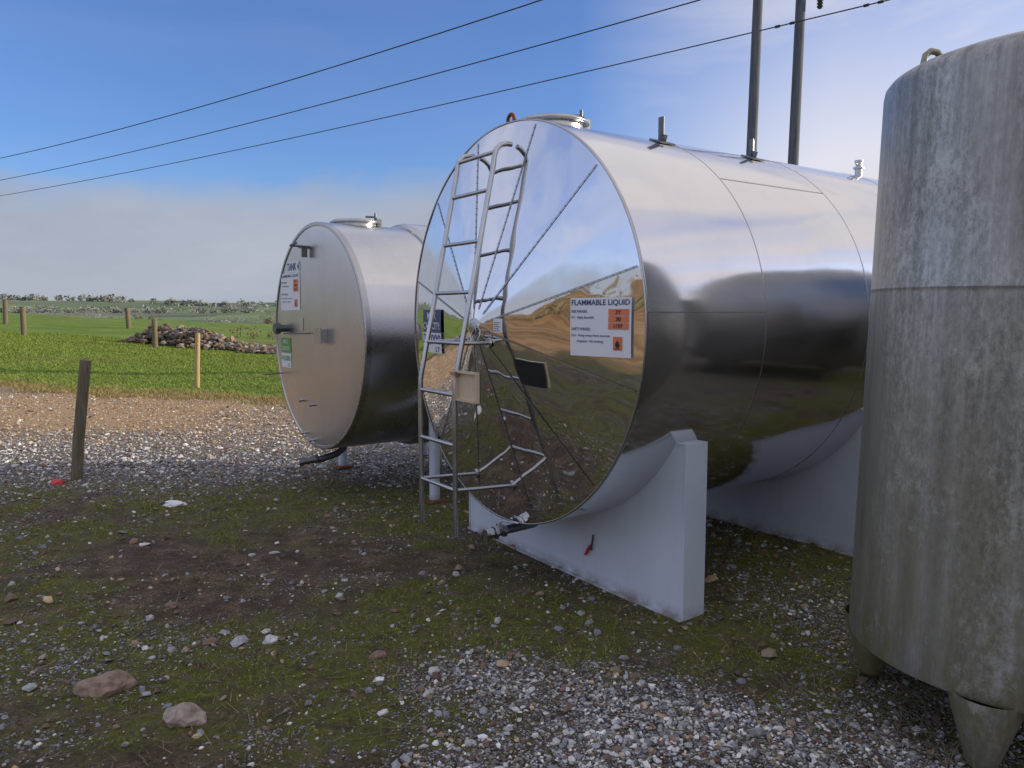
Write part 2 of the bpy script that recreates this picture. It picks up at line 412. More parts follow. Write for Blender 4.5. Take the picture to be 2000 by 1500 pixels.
A=blades(p,np.random.uniform(.006,.022,n)*(.6+dist*.1),.0012+dist*.0003,gcol(n,(.07,.10,.016),(.32,.32,.055)),.9)
p=sample(7000,2.0,8,-.72,.6,lambda x,y:1 if nz(x,y,1.1,16)>.1 else .2); n=len(p)
B=blades(p,np.random.uniform(.02,.05,n),np.full(n,.0018),gcol(n,(.15,.12,.07),(.34,.27,.16)),1.5)
build('moss',[A,B],M['blade'],'low moss and straggly grass on bare earth')
mb=MB()
for (x,y) in sample(300,2.1,6.5,-.7,.62,lambda x,y:1 if x>.2*y else .35):
    a=random.uniform(0,6.3); l=random.uniform(.04,.17); z=H(x,y)+.006
    k=[(x+math.cos(a)*l*q+random.uniform(-.008,.008),y+math.sin(a)*l*q+random.uniform(-.008,.008),z+random.uniform(0,.012)) for q in(0,.4,.7,1)]
    mb.tube(k,[.0028,.0025,.002,.001],5)
for i in range(200):
    x=1.70+random.gauss(0,.26); y=2.75+random.gauss(0,.28); a=random.uniform(0,6.3); l=random.uniform(.05,.22); z=H(x,y)
    mb.tube([(x,y,z),(x+math.cos(a)*l*.3,y+math.sin(a)*l*.3,z+l*.3),(x+math.cos(a)*l,y+math.sin(a)*l,z+l*random.uniform(.05,.5))],[.003,.002,.001],5)
o=mb.obj('dead_twigs',[M['oldwood']]); o['kind']='stuff'; o['label']='dead twigs scattered on the earth'

def rock(name,x,y,s,col,label,flat=.6,mat=None,cat='rock'):
    import bmesh
    bm=bmesh.new(); bmesh.ops.create_icosphere(bm,subdivisions=3,radius=1)
    sd=random.uniform(0,50)
    for v in bm.verts:
        c=v.co; d=1+.38*noise.noise(c*1.3+Vector((sd,0,0)))+.14*noise.noise(c*4+Vector((0,sd,0)))
        v.co=Vector((c.x*d*s[0],c.y*d*s[1],max(-.35,c.z)*d*s[2]))
    me=bpy.data.meshes.new(name); bm.to_mesh(me); bm.free()
    me.materials.append(mat or simple(name+'_surface',col,.85,0,.45,30))
    ob=bpy.data.objects.new(name,me); COL.objects.link(ob); ob.location=(x,y,H(x,y)+s[2]*.15)
    ob.rotation_euler=(0,0,random.uniform(-.4,.4)); top(ob,label,cat); return ob
rock('rock',-1.73,3.14,(.105,.075,.06),(.25,.18,.145),'reddish brown rock half sunk in mossy earth')
rock('rock',-1.286,2.88,(.082,.06,.055),(.32,.26,.225),'pale pinkish rock lying among gravel')
rock('rock',-1.85,4.05,(.035,.03,.025),(.20,.14,.11),'small brown rock on bare earth')
rock('rock',-.62,3.45,(.04,.03,.022),(.22,.14,.12),'small reddish rock on mossy earth')
rock('rock',-1.18,3.62,(.034,.026,.024),(.55,.55,.57),'white quartz stone on mossy earth')
rock('litter_scrap',-2.80,6.25,(.085,.05,.035),(.8,.8,.8),'crumpled white plastic scrap on the gravel',mat=M['litter'],cat='litter')
rock('litter_scrap',-4.28,7.10,(.07,.05,.04),(.8,.1,.1),'crumpled red wrapper beside a wooden post',mat=M['redplastic'],cat='litter')

# ------------------------------------------------------------ BIG TANK
R=1.152; CZ=1.52; DP=.224; LEN=4.3
TK=root('storage_tank',(-.034,4.5,0),math.atan2(.565,.825),'large polished steel horizontal tank with ladder on white saddles','tank')
def dep(r): return DP*max(0,1-r/R)
def fp(e,z,off=0):
    r=math.hypot(e,z-CZ); return (-(dep(r)+off),e,z)
mb=MB()
rs_=[.001,.03,.08,.14,.2,.28,.36,.44,.52,.60,.68,.76,.84,.92,1.0,1.06,1.11,1.148]
SG=16
for k in range(12):
    V_=[];F_=[]
    for i,r in enumerate(rs_):
        for j in range(SG+1):
            u=j/SG; ang=rad(15+30*(k+u))
            crown=-.0012*math.sin(math.pi*u)*min(1,r/R)+.0028*noise.noise(Vector((k*9.1,r*3.2,u*1.8)))*math.sin(math.pi*u)*min(1,r*2)
            V_.append((-(dep(r)+crown),-r*math.cos(ang),CZ+r*math.sin(ang)))
    for i in range(len(rs_)-1):
        for j in range(SG):
            F_.append((i*(SG+1)+j,i*(SG+1)+j+1,(i+1)*(SG+1)+j+1,(i+1)*(SG+1)+j))
    mb.add(V_,F_,0,True)
for k in range(12):
    a=rad(15+30*k); n=26
    for i in range(n):
        r0=.10+(R-.12)*i/n; r1=.10+(R-.12)*(i+1)/n; w=.0055
        P=[]
        for r in (r0,r1):
            for s in(-w,w):
                P.append(fp(-(r*math.cos(a)-s*math.sin(a)), CZ+r*math.sin(a)+s*math.cos(a), .0030))
        mb.add(P,[(0,1,3,2)],1)
        rm=(r0+r1)/2; c=Vector(fp(-rm*math.cos(a),CZ+rm*math.sin(a),.004))
        mb.box(c,(.004,.006,.006),1)
mb.obj('end_panel',[M['mirror'],M['seam']],TK,'mirror polished shallow conical end with riveted radial seams')
mb=MB()
mb.lathe([(-.002,1.148),(-.006,R+.003),(.002,R+.005),(.012,R+.005),(.014,R)],'x',(0,0,CZ),192,1,True)
for x0,x1 in((.014,.866),(.870,1.823),(1.827,2.801),(2.805,3.751),(3.755,LEN)):
    mb.lathe([(x0,R+.0005),(x0+(x1-x0)/2,R),(x1,R+.0005)],'x',(0,0,CZ),192,0,True)
for xs in(.868,1.825,2.803,3.753):
    mb.lathe([(xs-.0035,R+.0002),(xs-.003,R+.002),(xs+.003,R+.002),(xs+.0035,R+.0002)],'x',(0,0,CZ),192,1,False)
mb.lathe([(LEN,R),(LEN+.1,R*.9),(LEN+.2,.5),(LEN+.22,.001)],'x',(0,0,CZ),96,0,True)
def longseam(x0,x1,thdeg):
    a=rad(thdeg); P=[]
    for x in(x0,x1):
        for s in(-.0035,.0035):
            P.append((x,-(R+.0025)*math.sin(a+s/R),CZ+(R+.0025)*math.cos(a+s/R)))
    mb.add(P,[(0,2,3,1)],1)
longseam(.02,.86,86); longseam(.875,1.82,45); longseam(1.83,2.79,86); longseam(2.81,3.74,45)
mb.obj('shell',[M['shell'],M['seam']],TK,'bright reflective cylindrical cladding with thin seams')

ec,zc=-.715,1.386
f3=lambda u,v:fp(ec-u,zc+v,.010); f5=lambda u,v:fp(ec-u,zc+v,.0125); f7=lambda u,v:fp(ec-u,zc+v,.015)
W_,H_=.450,.285
KX=.365/.450
def sx_(f): return lambda u,v:f(u*KX,v)
f3,f5,f7=sx_(f3),sx_(f5),sx_(f7)
mb=MB(); put_rect(mb,0,0,W_,H_,f3,0,14); lab=mb.obj('hazard_label',[M['label']],TK,'white hazard notice reading FLAMMABLE LIQUID')
mb=MB()
put_text(mb,'FLAMMABLE LIQUID',.010,.244,.430,.032,f5)
put_text(mb,'RISK PHRASES :',.012,.212,.125,.014,f5)
put_text(mb,'R11 - Highly flammable',.012,.180,.170,.016,f5)
put_text(mb,'SAFETY PHRASES :',.012,.126,.150,.014,f5)
put_text(mb,'S16 - Keep away from sources',.012,.092,.29,.016,f5)
put_text(mb,'of ignition - No smoking',.052,.064,.200,.016,f5)
mb.obj('lettering',[M['navy']],lab)
mb=MB()
for k in range(3): put_rect(mb,.290,.2-.033*k,.146,.030,f5,0,4)
put_rect(mb,.325,.034,.066,.064,f5,0,4)
mb.obj('orange_panel',[M['orange']],lab)
mb=MB()
for k,s in enumerate(('3Y','30','1197')):
    w={'3Y':.04,'30':.038,'1197':.062}[s]; put_text(mb,s,.363-w/2,.2-.033*k+.005,w,.020,f7)
fl=[(0,0),(.012,-.002),(.019,.006),(.022,.018),(.017,.030),(.016,.021),(.012,.026),(.008,.044),(.002,.030),(-.003,.038),(-.007,.024),(-.011,.028),(-.014,.016),(-.011,.005)]
put_poly(mb,[(.355+a*.85,.047+b*.85) for a,b in fl],f7); put_rect(mb,.341,.039,.034,.004,f7,0,1)
mb.obj('black_marks',[M['black']],lab)
ec2,zc2=.93,1.335
g3=lambda u,v:fp(ec2-u*1.6,zc2+v*1.1,.010); g5=lambda u,v:fp(ec2-u*1.6,zc2+v*1.1,.0125)
mb=MB(); put_rect(mb,0,0,.235,.120,g3,0,8); put_rect(mb,0,.122,.235,.135,g3,1,8)
lab=mb.obj('capacity_label',[M['label'],M['navy']],TK,'capacity notice reading MAX CAPACITY 30,000 LT')
mb=MB(); put_text(mb,'MAX',.06,.200,.115,.042,g5,1); put_text(mb,'CAPACITY:',.008,.140,.22,.042,g5,1)
put_text(mb,'30,000',.008,.045,.22,.066,g5,0); put_text(mb,'LT',.165,.008,.05,.030,g5,0)
mb.obj('lettering',[M['navy'],M['label']],lab)
mb=MB(); q3=lambda u,v:fp(-.17-u,1.49+v,.010); put_rect(mb,0,0,.07,.075,q3,0,4)
lab=mb.obj('data_label',[M['label']],TK); mb=MB(); q5=lambda u,v:fp(-.17-u,1.49+v,.0125)
for i in range(5): put_rect(mb,.006,.008+i*.011,.048-.01*(i%2),.003,q5,0,1)
mb.obj('print_line',[M['navy']],lab)

mb=MB()
mb.lathe([(-DP-.012,.001),(-DP-.012,.03),(-DP-.004,.045),(-DP+.02,.05)],'x',(0,0,CZ),32)
def ring(mb,c,r,rr,normal='x',n=32,mi=0,tilt=0):
    P=[]
    for k in range(n+1):
        q=2*math.pi*k/n
        if normal=='x': P.append((c[0]+tilt*math.sin(q)*r,c[1]+r*math.cos(q),c[2]+r*math.sin(q)))
        elif normal=='y': P.append((c[0]+r*math.cos(q),c[1],c[2]+r*math.sin(q)))
        else: P.append((c[0]+r*math.cos(q),c[1]+r*math.sin(q),c[2]))
    mb.tube(P,rr,8,mi,False)
ring(mb,(-DP-.025,-.06,CZ-.05),.045,.004,tilt=.3); ring(mb,(-DP-.02,.0,CZ-.03),.06,.003,tilt=-.2)
mb.obj('hub_fitting',[M['pipe']],TK)

# ladder
lad=bpy.data.objects.new('ladder',None); COL.objects.link(lad); lad.parent=TK; lad.empty_display_size=.1
def lq(z): return .42 if z<1.2 else .42-(z-1.2)*.212
for e in(-.12,.28):
    mb=MB()
    path=[(-.42,e,.355),(-.42,e,1.14),(-.416,e,1.22)]+[(-lq(z),e,z) for z in(1.4,1.8,2.2,2.40)]
    path+=[(-.158,e,2.455),(-.143,e,2.495),(-.115,e,2.520),(-.075,e,2.530),(-.045,e,2.530)]
    mb.tube(path,.0145,12)
    mb.obj('rail',[M['pipe']],lad)
rm=MB(); rm.tube([(0,-.12,0),(0,.28,0)],.0115,10); ro=rm.obj('rung',[M['pipe']],lad); ro.location=(-lq(.62),0,.62)
for z in(.87,1.15,1.43,1.71,1.99,2.27,2.48):
    c=ro.copy(); COL.objects.link(c); c.parent=lad; c.location=(-lq(z),0,z)
for e in(-.12,.28):
    for zs,z0 in((.62,.60),(1.43,1.43)):
        mb=MB(); x=-dep(math.hypot(e,z0-CZ)); mb.tube([(-lq(zs),e,zs),(x+.01,e,z0)],.011,10); mb.lathe([(x-.014,.001),(x-.014,.028),(x,.028)],'x',(0,e,z0),16,0,False)
        mb.obj('stand_off_bar',[M['pipe']],lad)
mb=MB()
mb.box((-.402,-.235,1.205),(.006,.20,.15),0); mb.box((-.394,-.235,1.205),(.008,.21,.16),2)
for (y,z,sy,sz) in((-.235,1.28,.21,.012),(-.235,1.13,.21,.012),(-.34,1.205,.012,.16),(-.13,1.205,.012,.16)): mb.box((-.412,y,z),(.022,sy,sz),0)
mb.box((-.425,-.13,1.27),(.03,.05,.02),1)
mb.obj('placard_holder',[M['tan'],M['pipe'],M['darksteel']],lad,'tan metal placard holder clamped to the rail')

def manway(parent,x,zt,r,h):
    mb=MB()
    mb.lathe([(-.08,r*.9),(h-.02,r*.9),(h-.018,r*1.04),(h,r*1.04),(h+.002,r*.95)],'z',(x,0,zt),64,0,False)
    mb.lathe([(h+.002,r*.97),(h+.012,r*.96),(h+.02,r*.7),(h+.025,.001)],'z',(x,0,zt),64,0,True)
    ring(mb,(x,0,zt+h-.008),r*1.05,.008,'z',48)
    o=mb.obj('manway',[M['pipe']],parent)
    mb=MB(); mb.tube([(x+r*.8,-r*.35,zt+h-.03),(x+r*.8,-r*.35,zt+h+.085)],.010,10); mb.box((x+r*.9,-r*.4,zt+h),(.05,.04,.06))
    mb.tube([(x+r*.8,-r*.35,zt+h+.05),(x+r*.4,-r*.2,zt+h+.05)],.009,8)
    mb.tube([(x+r*.75,-r*.5,zt+h+.035),(x+r*.95,-r*.2,zt+h+.035)],.008,8)
    mb.obj('hinge',[M['darksteel']],o)
manway(TK,.33,CZ+R,.205,.045)
def lug(parent,loc,r,rr,mat,rot=0):
    mb=MB(); P=[]
    for k in range(13):
        q=math.pi*k/12; P.append((0,r*math.cos(q),.02+r*math.sin(q)))
    mb.tube([(0,r,-.03)]+P+[(0,-r,-.03)],rr,10)
    mb.box((0,0,-.005),(.03,r*2.8,.014))
    o=mb.obj('lifting_lug',[mat],parent); o.location=loc; o.rotation_euler=(0,0,rot); return o
lug(TK,(.035,.0,CZ+R+.004),.032,.011,M['rust'])
def bracket(x,th,h,w):
    a=rad(th); c=Vector((x,-R*math.sin(a),CZ+R*math.cos(a)))
    mb=MB(); mb.box(c+Vector((0,0,h/2-.01)),(.006,w,h)); mb.box(c+Vector((.02,w/2-.003,h/2-.01)),(.04,.006,h))
    rt=Matrix.Rotation(a,3,'X')
    mb.box(c+Vector((-.02,-.03,-.006)),(.12,.10,.008),0,rt)
    mb.box(c+Vector((-.0,-.02,.02)),(.006,.05,.04),0,rt)
    mb.obj('bracket',[M['darksteel']],TK)
bracket(.82,21,.155,.045); bracket(1.61,22,.13,.03); bracket(3.18,26,.02,.03)
mb=MB(); a=rad(17); c=(2.97,-R*math.sin(a),CZ+R*math.cos(a))
mb.lathe([(-.03,.026),(.05,.026),(.05,.038),(.065,.038),(.065,.022),(.10,.022),(.10,.03),(.115,.03),(.116,.001)],'z',c,24,0,False)
mb.tube([(c[0],c[1],c[2]+.08),(c[0]-.06,c[1]-.01,c[2]+.085)],.007,8)
mb.obj('vent_valve',[M['pipe']],TK)
mb=MB()
mb.tube([(.30,0,.40),(.26,0,.335),(.2,0,.31),(-.10,0,.30)],.026,16,0)
for x,r in((-.02,.036),(-.08,.04),(-.115,.034)): mb.tube([(x-.012,0,.30),(x+.012,0,.30)],r,6,1,True,False)
mb.tube([(-.10,0,.30),(-.15,0,.30)],.03,16,1)
mb.box((-.05,0,.335),(.03,.03,.03),1); mb.tube([(-.05,0,.35),(-.05,-.03,.372),(-.01,-.14,.375)],.006,8,1)
mb.obj('outlet_valve',[M['darksteel'],M['pipe']],TK)
def saddle(x,parent=TK,lab_='white painted steel saddle with rust along its foot'):
    mb=MB(); ZT=.925
    a0=math.asin((CZ-ZT)/(R-.004)); n=48
    arc=[( (R-.004)*math.cos(-a0-(math.pi-2*a0)*i/n), CZ+(R-.004)*math.sin(-a0-(math.pi-2*a0)*i/n)) for i in range(n+1)]
    T=.012
    cols=[(1.05,ZT)]+arc+[(-1.05,ZT)]
    for i in range(len(cols)-1):
        (ya,za),(yb_,zb)=cols[i],cols[i+1]
        P=[(x,ya,0.012),(x,ya,za),(x,yb_,zb),(x,yb_,0.012),(x+T,ya,0.012),(x+T,ya,za),(x+T,yb_,zb),(x+T,yb_,0.012)]
        mb.add(P,[(0,1,2,3),(7,6,5,4),(1,5,6,2)],0)
    for s in(-1,1):
        mb.box((x+.074,s*1.056,ZT/2+.008),(.160,.012,ZT),0)
        mb.box((x+.148,s*1.018,ZT/2),(.010,.062,ZT-.02),0)
        mb.box((x+.074,s*1.008,ZT+.005),(.160,.084,.007),0)
        mb.box((x+.07,s*.4,.16),(.11,.010,.30),0)
    mb.box((x+.06,0,.006),(.17,2.12,.012),0)
    return mb.obj('saddle',[M['paint'],M['rust']],parent,lab_)
saddle(.388); saddle(2.12)
mb=MB(); 
mb.tube([(.375,-.34,.20),(.365,-.37,.30)],.006,8,0); mb.tube([(.366,-.30,.165),(.372,-.335,.225)],.0095,8,1)
mb.obj('lever',[M['darksteel'],M['redplastic']],TK,'small lever with red grip on the saddle plate')

# neighbouring upright tank in the yard row (mirrored in the barrel)
T3=root('vertical_tank',(5.5,4.25,0),0,'tall dull steel upright tank with domed top in the yard','tank')
mb=MB(); mb.lathe([(.45,.001),(.46,.6),(.5,.98),(.55,1.0),(2.5,1.0),(2.75,.97),(2.95,.86),(3.12,.65),(3.23,.38),(3.28,.001)],'z',(0,0,0),96,0,True); mb.obj('shell',[M['dullsteel']],T3)
for k in range(4):
    q=rad(45+90*k); mb=MB(); mb.tube([(.8*math.cos(q),.8*math.sin(q),0),(.8*math.cos(q),.8*math.sin(q),.55)],[.06,.09],16); mb.obj('leg',[M['dullsteel']],T3)

# ------------------------------------------------------------ SECOND TANK
R2=.987; Z2=1.386
T2=root('storage_tank',(-1.708,6.751,0),math.atan2(.6,.8),'satin steel horizontal tank on short white legs beside a field','tank')
mb=MB()
mb.lathe([(-.030,.001),(-.029,.3),(-.026,.6),(-.020,.85),(-.016,.93),(-.014,.955)],'x',(0,0,Z2),128,0,True)
ep=mb.obj('end_panel',[M['satinface']],T2)
mb=MB()
mb.lathe([(-.014,.955),(-.022,.960),(-.022,.982),(-.014,R2+.003)],'x',(0,0,Z2),128,1,False)
mb.lathe([(-.014,R2+.003),(.03,R2+.003)],'x',(0,0,Z2),128,1,True)
mb.lathe([(.03,R2+.003),(.032,R2)],'x',(0,0,Z2),128,1,False)
mb.lathe([(.032,R2),(.4,R2+.001),(.74,R2)],'x',(0,0,Z2),128,0,True)
mb.lathe([(.74,R2),(.742,R2+.012),(.756,R2+.012),(.758,R2)],'x',(0,0,Z2),128,1,False)
mb.lathe([(.758,R2),(.80,R2),(.802,1.02),(.83,1.03),(1.3,1.031),(1.95,1.03),(2.02,.95),(2.1,.5),(2.12,.001)],'x',(0,0,Z2),128,0,True)
mb.obj('shell',[M['satin'],M['seam']],T2)
manway(T2,.38,Z2+R2-.01,.205,.04)
for i,(x,y) in enumerate(((.63,.915),(.63,-.915),(1.6,.915),(1.6,-.915))):
    mb=MB(); zt=Z2-math.sqrt(R2*R2-.915**2)+.1
    mb.tube([(x,y,.01),(x,y,zt)],.045,16); mb.box((x,y,.008),(.17,.17,.016),1); mb.box((x,y,.018),(.12,.12,.01),1)
    mb.obj('leg',[M['paint'],M['rust']],T2)
mb=MB()
mb.tube([(.25,0,.44),(.22,0,.37),(.16,0,.33),(.02,0,.30),(-.14,.05,.285)],.030,14); mb.tube([(-.14,.05,.285),(-.17,.06,.283)],.040,8,0,True,False)
mb.tube([(-.02,0,.305),(-.04,0,.303)],.042,8,0,True,False)
mb.obj('outlet_pipe',[M['darksteel']],T2)
def f2(off):
    def f(e,z):
        r=math.hypot(e,z-Z2); x=np.interp(r,[0,.3,.6,.85,.93,.955],[-.030,-.029,-.026,-.020,-.016,-.014]); return (float(x)-off,e,z)
    return f
A3,A5,A7=f2(.003),f2(.0055),f2(.008)
def lab2(eL,zb,w,h):
    return (lambda u,v:A3(eL-u,zb+v)),(lambda u,v:A5(eL-u,zb+v)),(lambda u,v:A7(eL-u,zb+v))
a3,a5,a7=lab2(.80,1.62,.50,.47)
mb=MB(); put_rect(mb,0,0,.50,.34,a3,0,8); put_rect(mb,.16,.345,.34,.10,a3,0,4)
lab=mb.obj('hazard_label',[M['label']],T2,'white tank notice reading TANK 4 and FLAMMABLE LIQUID')
mb=MB(); put_text(mb,'TANK 4',.18,.362,.30,.07,a5)
put_text(mb,'FLAMMABLE LIQUID',.02,.30,.45,.028,a5)
put_text(mb,'RISK PHRASES :',.02,.25,.16,.015,a5); put_text(mb,'R11 - Highly flammable',.02,.215,.2,.015,a5)
put_text(mb,'SAFETY PHRASES :',.02,.14,.18,.015,a5); put_text(mb,'S16 - Keep away from sources',.02,.10,.29,.015,a5); put_text(mb,'of ignition - No smoking',.05,.07,.22,.015,a5)
mb.obj('lettering',[M['navy']],lab)
mb=MB(); put_rect(mb,.34,.17,.12,.11,a5,0,3); put_rect(mb,.365,.03,.07,.07,a5,0,3); mb.obj('orange_panel',[M['orange']],lab)
mb=MB()
for k,s in enumerate(('3Y','30','1197')): put_text(mb,s,.365,.252-.036*k,.07,.02,a7)
put_poly(mb,[(.397+a*.8,.042+b*.9) for a,b in fl],a7); mb.obj('black_marks',[M['black']],lab)
a3,a5,a7=lab2(.82,1.08,.3,.3)
mb=MB(); put_rect(mb,0,.14,.26,.14,a3,1,5); put_rect(mb,0,0,.26,.135,a3,0,5)
lab=mb.obj('capacity_label',[M['label'],M['green']],T2,'green and white notice reading MAX CAPACITY 10,000 LT')
mb=MB(); put_text(mb,'MAX',.07,.225,.12,.04,a5,1); put_text(mb,'CAPACITY:',.02,.16,.22,.04,a5,1); put_text(mb,'10,000',.02,.055,.22,.06,a5,2); put_text(mb,'LT',.17,.01,.05,.032,a5,2)
mb.obj('lettering',[M['navy'],M['label'],M['green']],lab)
mb=MB(); a3=lambda u,v:A3(.33-u,1.43+v); put_rect(mb,0,0,.09,.12,a3,0,3); mb.obj('data_label',[M['satin']],T2)
mb=MB(); x0=-.030
mb.box((x0-.03,-.22,1.40),(.06,.13,.12)); mb.box((x0-.062,-.22,1.40),(.006,.145,.135)); mb.obj('junction_box',[M['pipe']],T2)
mb=MB(); mb.tube([(x0+.02,.70,1.45),(x0-.06,.70,1.45)],.035,20); mb.tube([(x0-.05,.70,1.45),(x0-.10,.70,1.45)],.052,8,0,True,False)
mb.tube([(x0-.035,.64,1.40),(x0-.035,.0,1.42)],.005,8); mb.obj('inlet_cap',[M['darksteel']],T2)
mb=MB(); mb.box((x0-.02,.14,2.17),(.05,.12,.014)); mb.box((x0-.03,.10,2.13),(.05,.012,.10))
mb.tube([(x0+.03,.20,2.18),(x0-.10,.24,2.19)],.010,8); mb.tube([(x0-.09,.27,2.19),(x0-.10,.10,2.20)],.010,8)
mb.obj('hook_bracket',[M['darksteel']],T2)
for (e,z) in((.32,.80),(.08,.78),(.30,.50),(.1,.46)):
    mb=MB(); mb.tube([(-.015,e,z),(-.055,e,z)],.012,10); mb.tube([(-.042,e,z),(-.06,e,z)],.018,6,0,True,False); mb.obj('stud',[M['pipe']],T2)
mb=MB(); mb.tube([(-.015,.80,1.02),(-.14,.83,1.01),(-.20,.84,1.01)],.006,6); mb.obj('sample_tube',[M['darksteel']],T2)

# ------------------------------------------------------------ GREY VERTICAL TANK
G=root('vertical_tank',(1.975,2.955,0),0,'weathered grey vertical tank streaked with lichen on conical legs','tank')
G.rotation_euler=(0,rad(1.4),0)
RG=.585
mb=MB()
prof=[(.20,.001),(.21,.25),(.225,.45),(.25,RG-.03)]
mb.lathe(prof,'z',(0,0,0),128,0,True)
mb.lathe([(.25,RG-.03),(.262,RG-.004)],'z',(0,0,0),128,0,False)
prof=[(.262,RG-.004),(.275,RG)]+[(z,RG) for z in(.5,.8,1.1,1.4,1.66)]+[(1.674,RG),(1.676,RG+.0008),(1.680,RG+.0008),(1.682,RG)]+[(2.0,RG),(2.3,RG),(2.43,RG),(2.458,RG-.004),(2.478,RG-.018),(2.492,RG-.040),(2.515,RG-.10),(2.545,.39),(2.58,.25),(2.60,.12),(2.605,.001)]
mb.lathe(prof,'z',(0,0,0),128,0,True)
mb.obj('shell',[M['grey']],G)
for a in(140,230,320,50):
    q=rad(a); x,y=.50*math.cos(q),.50*math.sin(q)
    mb=MB(); mb.lathe([(-.0,.001),(0,.045),(.012,.05),(.22,.115),(.27,.12)],'z',(x,y,0),28,0,True); mb.obj('leg',[M['grey']],G)
mb=MB()
mb.tube([(-.05,0,-.04),(-.042,0,.02),(-.025,0,.052),(0,0,.062),(.025,0,.052),(.042,0,.02),(.06,0,-.01)],.012,10); mb.box((0,0,-.005),(.13,.012,.05))
o=mb.obj('lifting_lug',[M['grey']],G); o.location=(-.45,.03,2.505); o.rotation_euler=(0,rad(-18),rad(10))
# ------------------------------------------------------------ POSTS
def post(x,y,h,r,mat,lx,ly,label):
    mb=MB(); z0=H(x,y)
    ks=[(0,0,-.15),(lx*.3,ly*.3,h*.3),(lx*.65,ly*.65,h*.65),(lx,ly,h)]
    mb.tube(ks,[r*1.03,r,r*.98,r*.95],10,0,True,True)
    o=mb.obj('fence_post',[mat]); o.location=(x,y,z0); top(o,label,'post','fence posts along the field edge'); return o
post(-4.19,7.25,1.15,.052,M['oldwood'],.13,.05,'weathered wooden fence post standing in grey gravel')
post(-6.68,16.2,1.16,.054,M['newwood'],.06,0,'pale new wooden fence post at the grass edge')
GP='dark wooden fence post in the green field'
post(-20.3,32,1.2,.11,M['oldwood'],0,0,GP); post(-26.3,40,1.25,.12,M['oldwood'],.05,0,GP)
post(-21.4,43,1.15,.13,M['oldwood'],-.05,0,GP); post(-13.7,29.5,1.1,.10,M['oldwood'],0,0,'dark wooden fence post beside a heap of stones')

# rubble heap
pts=[];sz=[]
for i in range(2000):
    u=random.random(); x=-15.8+9.4*u; hmax=(.66*ss(0,.14,u)*(1-ss(.25,.6,u))+.18)*(1-.5*ss(.9,1,u))
    yy=random.gauss(0,.5); z=max(0,hmax*(1-abs(yy)/1.3))*random.random()**.6
    pts.append((x,31+yy-.25*(x+11.5),z)); sz.append(random.uniform(.05,.15))
P_,F_,C_=stones([(a,b) for a,b,c in pts],np.array(sz),ICO,ICF,PWB,0,.7)
P_=P_.reshape(-1,12,3); P_[:,:,2]+=np.array([c for a,b,c in pts])[:,None]; P_=P_.reshape(-1,3)
o=build('stone_heap',[(P_,F_,C_*.4+np.array([.085,.065,.045]))],M['stone'],'tumbled field stones heaped along the grass edge')

# ------------------------------------------------------------ distant vegetation
def leafmat(name,a,b):
    m,nt,bb=mat_new(name); n=tnoise(nt,objcoord(nt),.8,5,.7)
    L(nt,ramp(nt,n,[(.3,a),(.7,b)]),bb.inputs['Base Color']); bb.inputs['Roughness'].default_value=.9; return m
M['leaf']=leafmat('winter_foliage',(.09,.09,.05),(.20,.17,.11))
M['leaf2']=leafmat('distant_foliage',(.20,.225,.225),(.28,.30,.29))  # far copy of the foliage, paled and greyed to stand in for haze
def leafcloud(centers,radii,per,size):
    V=[];F=[]
    for (c,r) in zip(centers,radii):
        for i in range(per):
            d=np.random.normal(0,1,3); d/=np.linalg.norm(d); p=np.array(c)+d*np.array(r)*random.uniform(.3,1)**.6
            a=np.random.normal(0,1,(3,3)); a=a/np.linalg.norm(a,axis=1)[:,None]*size*random.uniform(.5,1.4)
            k=len(V); V+= [p+a[0],p+a[1],p+a[2]]; F.append((k,k+1,k+2))
    return np.array(V),np.array(F)
def hedge(x0,y0,x1,y1,h,w,n,per,size,mat,label,gap=0.0):
    cs=[];rs=[]
    for i in range(n):
        t_=random.random(); x=x0+(x1-x0)*t_;y=y0+(y1-y0)*t_
        if nz(x,y,.05,20)<gap-.3: continue
        hh=h*random.uniform(.5,1.25); cs.append((x+random.uniform(-w,w),y+random.uniform(-w,w),H(x,y)+hh*.45)); rs.append((hh*.6,hh*.6,hh*.5))
    Vv,Ff=leafcloud(cs,rs,per,size); o=npmesh('hedgerow',Vv,Ff,mat); o['kind']='stuff'; o['label']=label
hedge(-14,40,-5.5,36,.75,.6,60,70,.07,M['leaf'],'bare winter hedge behind the stone heap')
hedge(-60,86,-8,74,.8,.5,130,40,.12,M['leaf'],'low brown winter hedgerow across the fields',.2)
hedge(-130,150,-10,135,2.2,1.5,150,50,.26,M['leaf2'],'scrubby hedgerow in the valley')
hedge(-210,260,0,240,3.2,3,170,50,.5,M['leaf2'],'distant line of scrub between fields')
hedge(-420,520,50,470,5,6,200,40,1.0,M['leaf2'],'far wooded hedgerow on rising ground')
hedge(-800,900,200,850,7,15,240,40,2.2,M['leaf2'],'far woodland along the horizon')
hedge(-34,-30,-30,12,2.2,1.5,90,60,.22,M['leaf'],'dark scrub along the top of the bank')
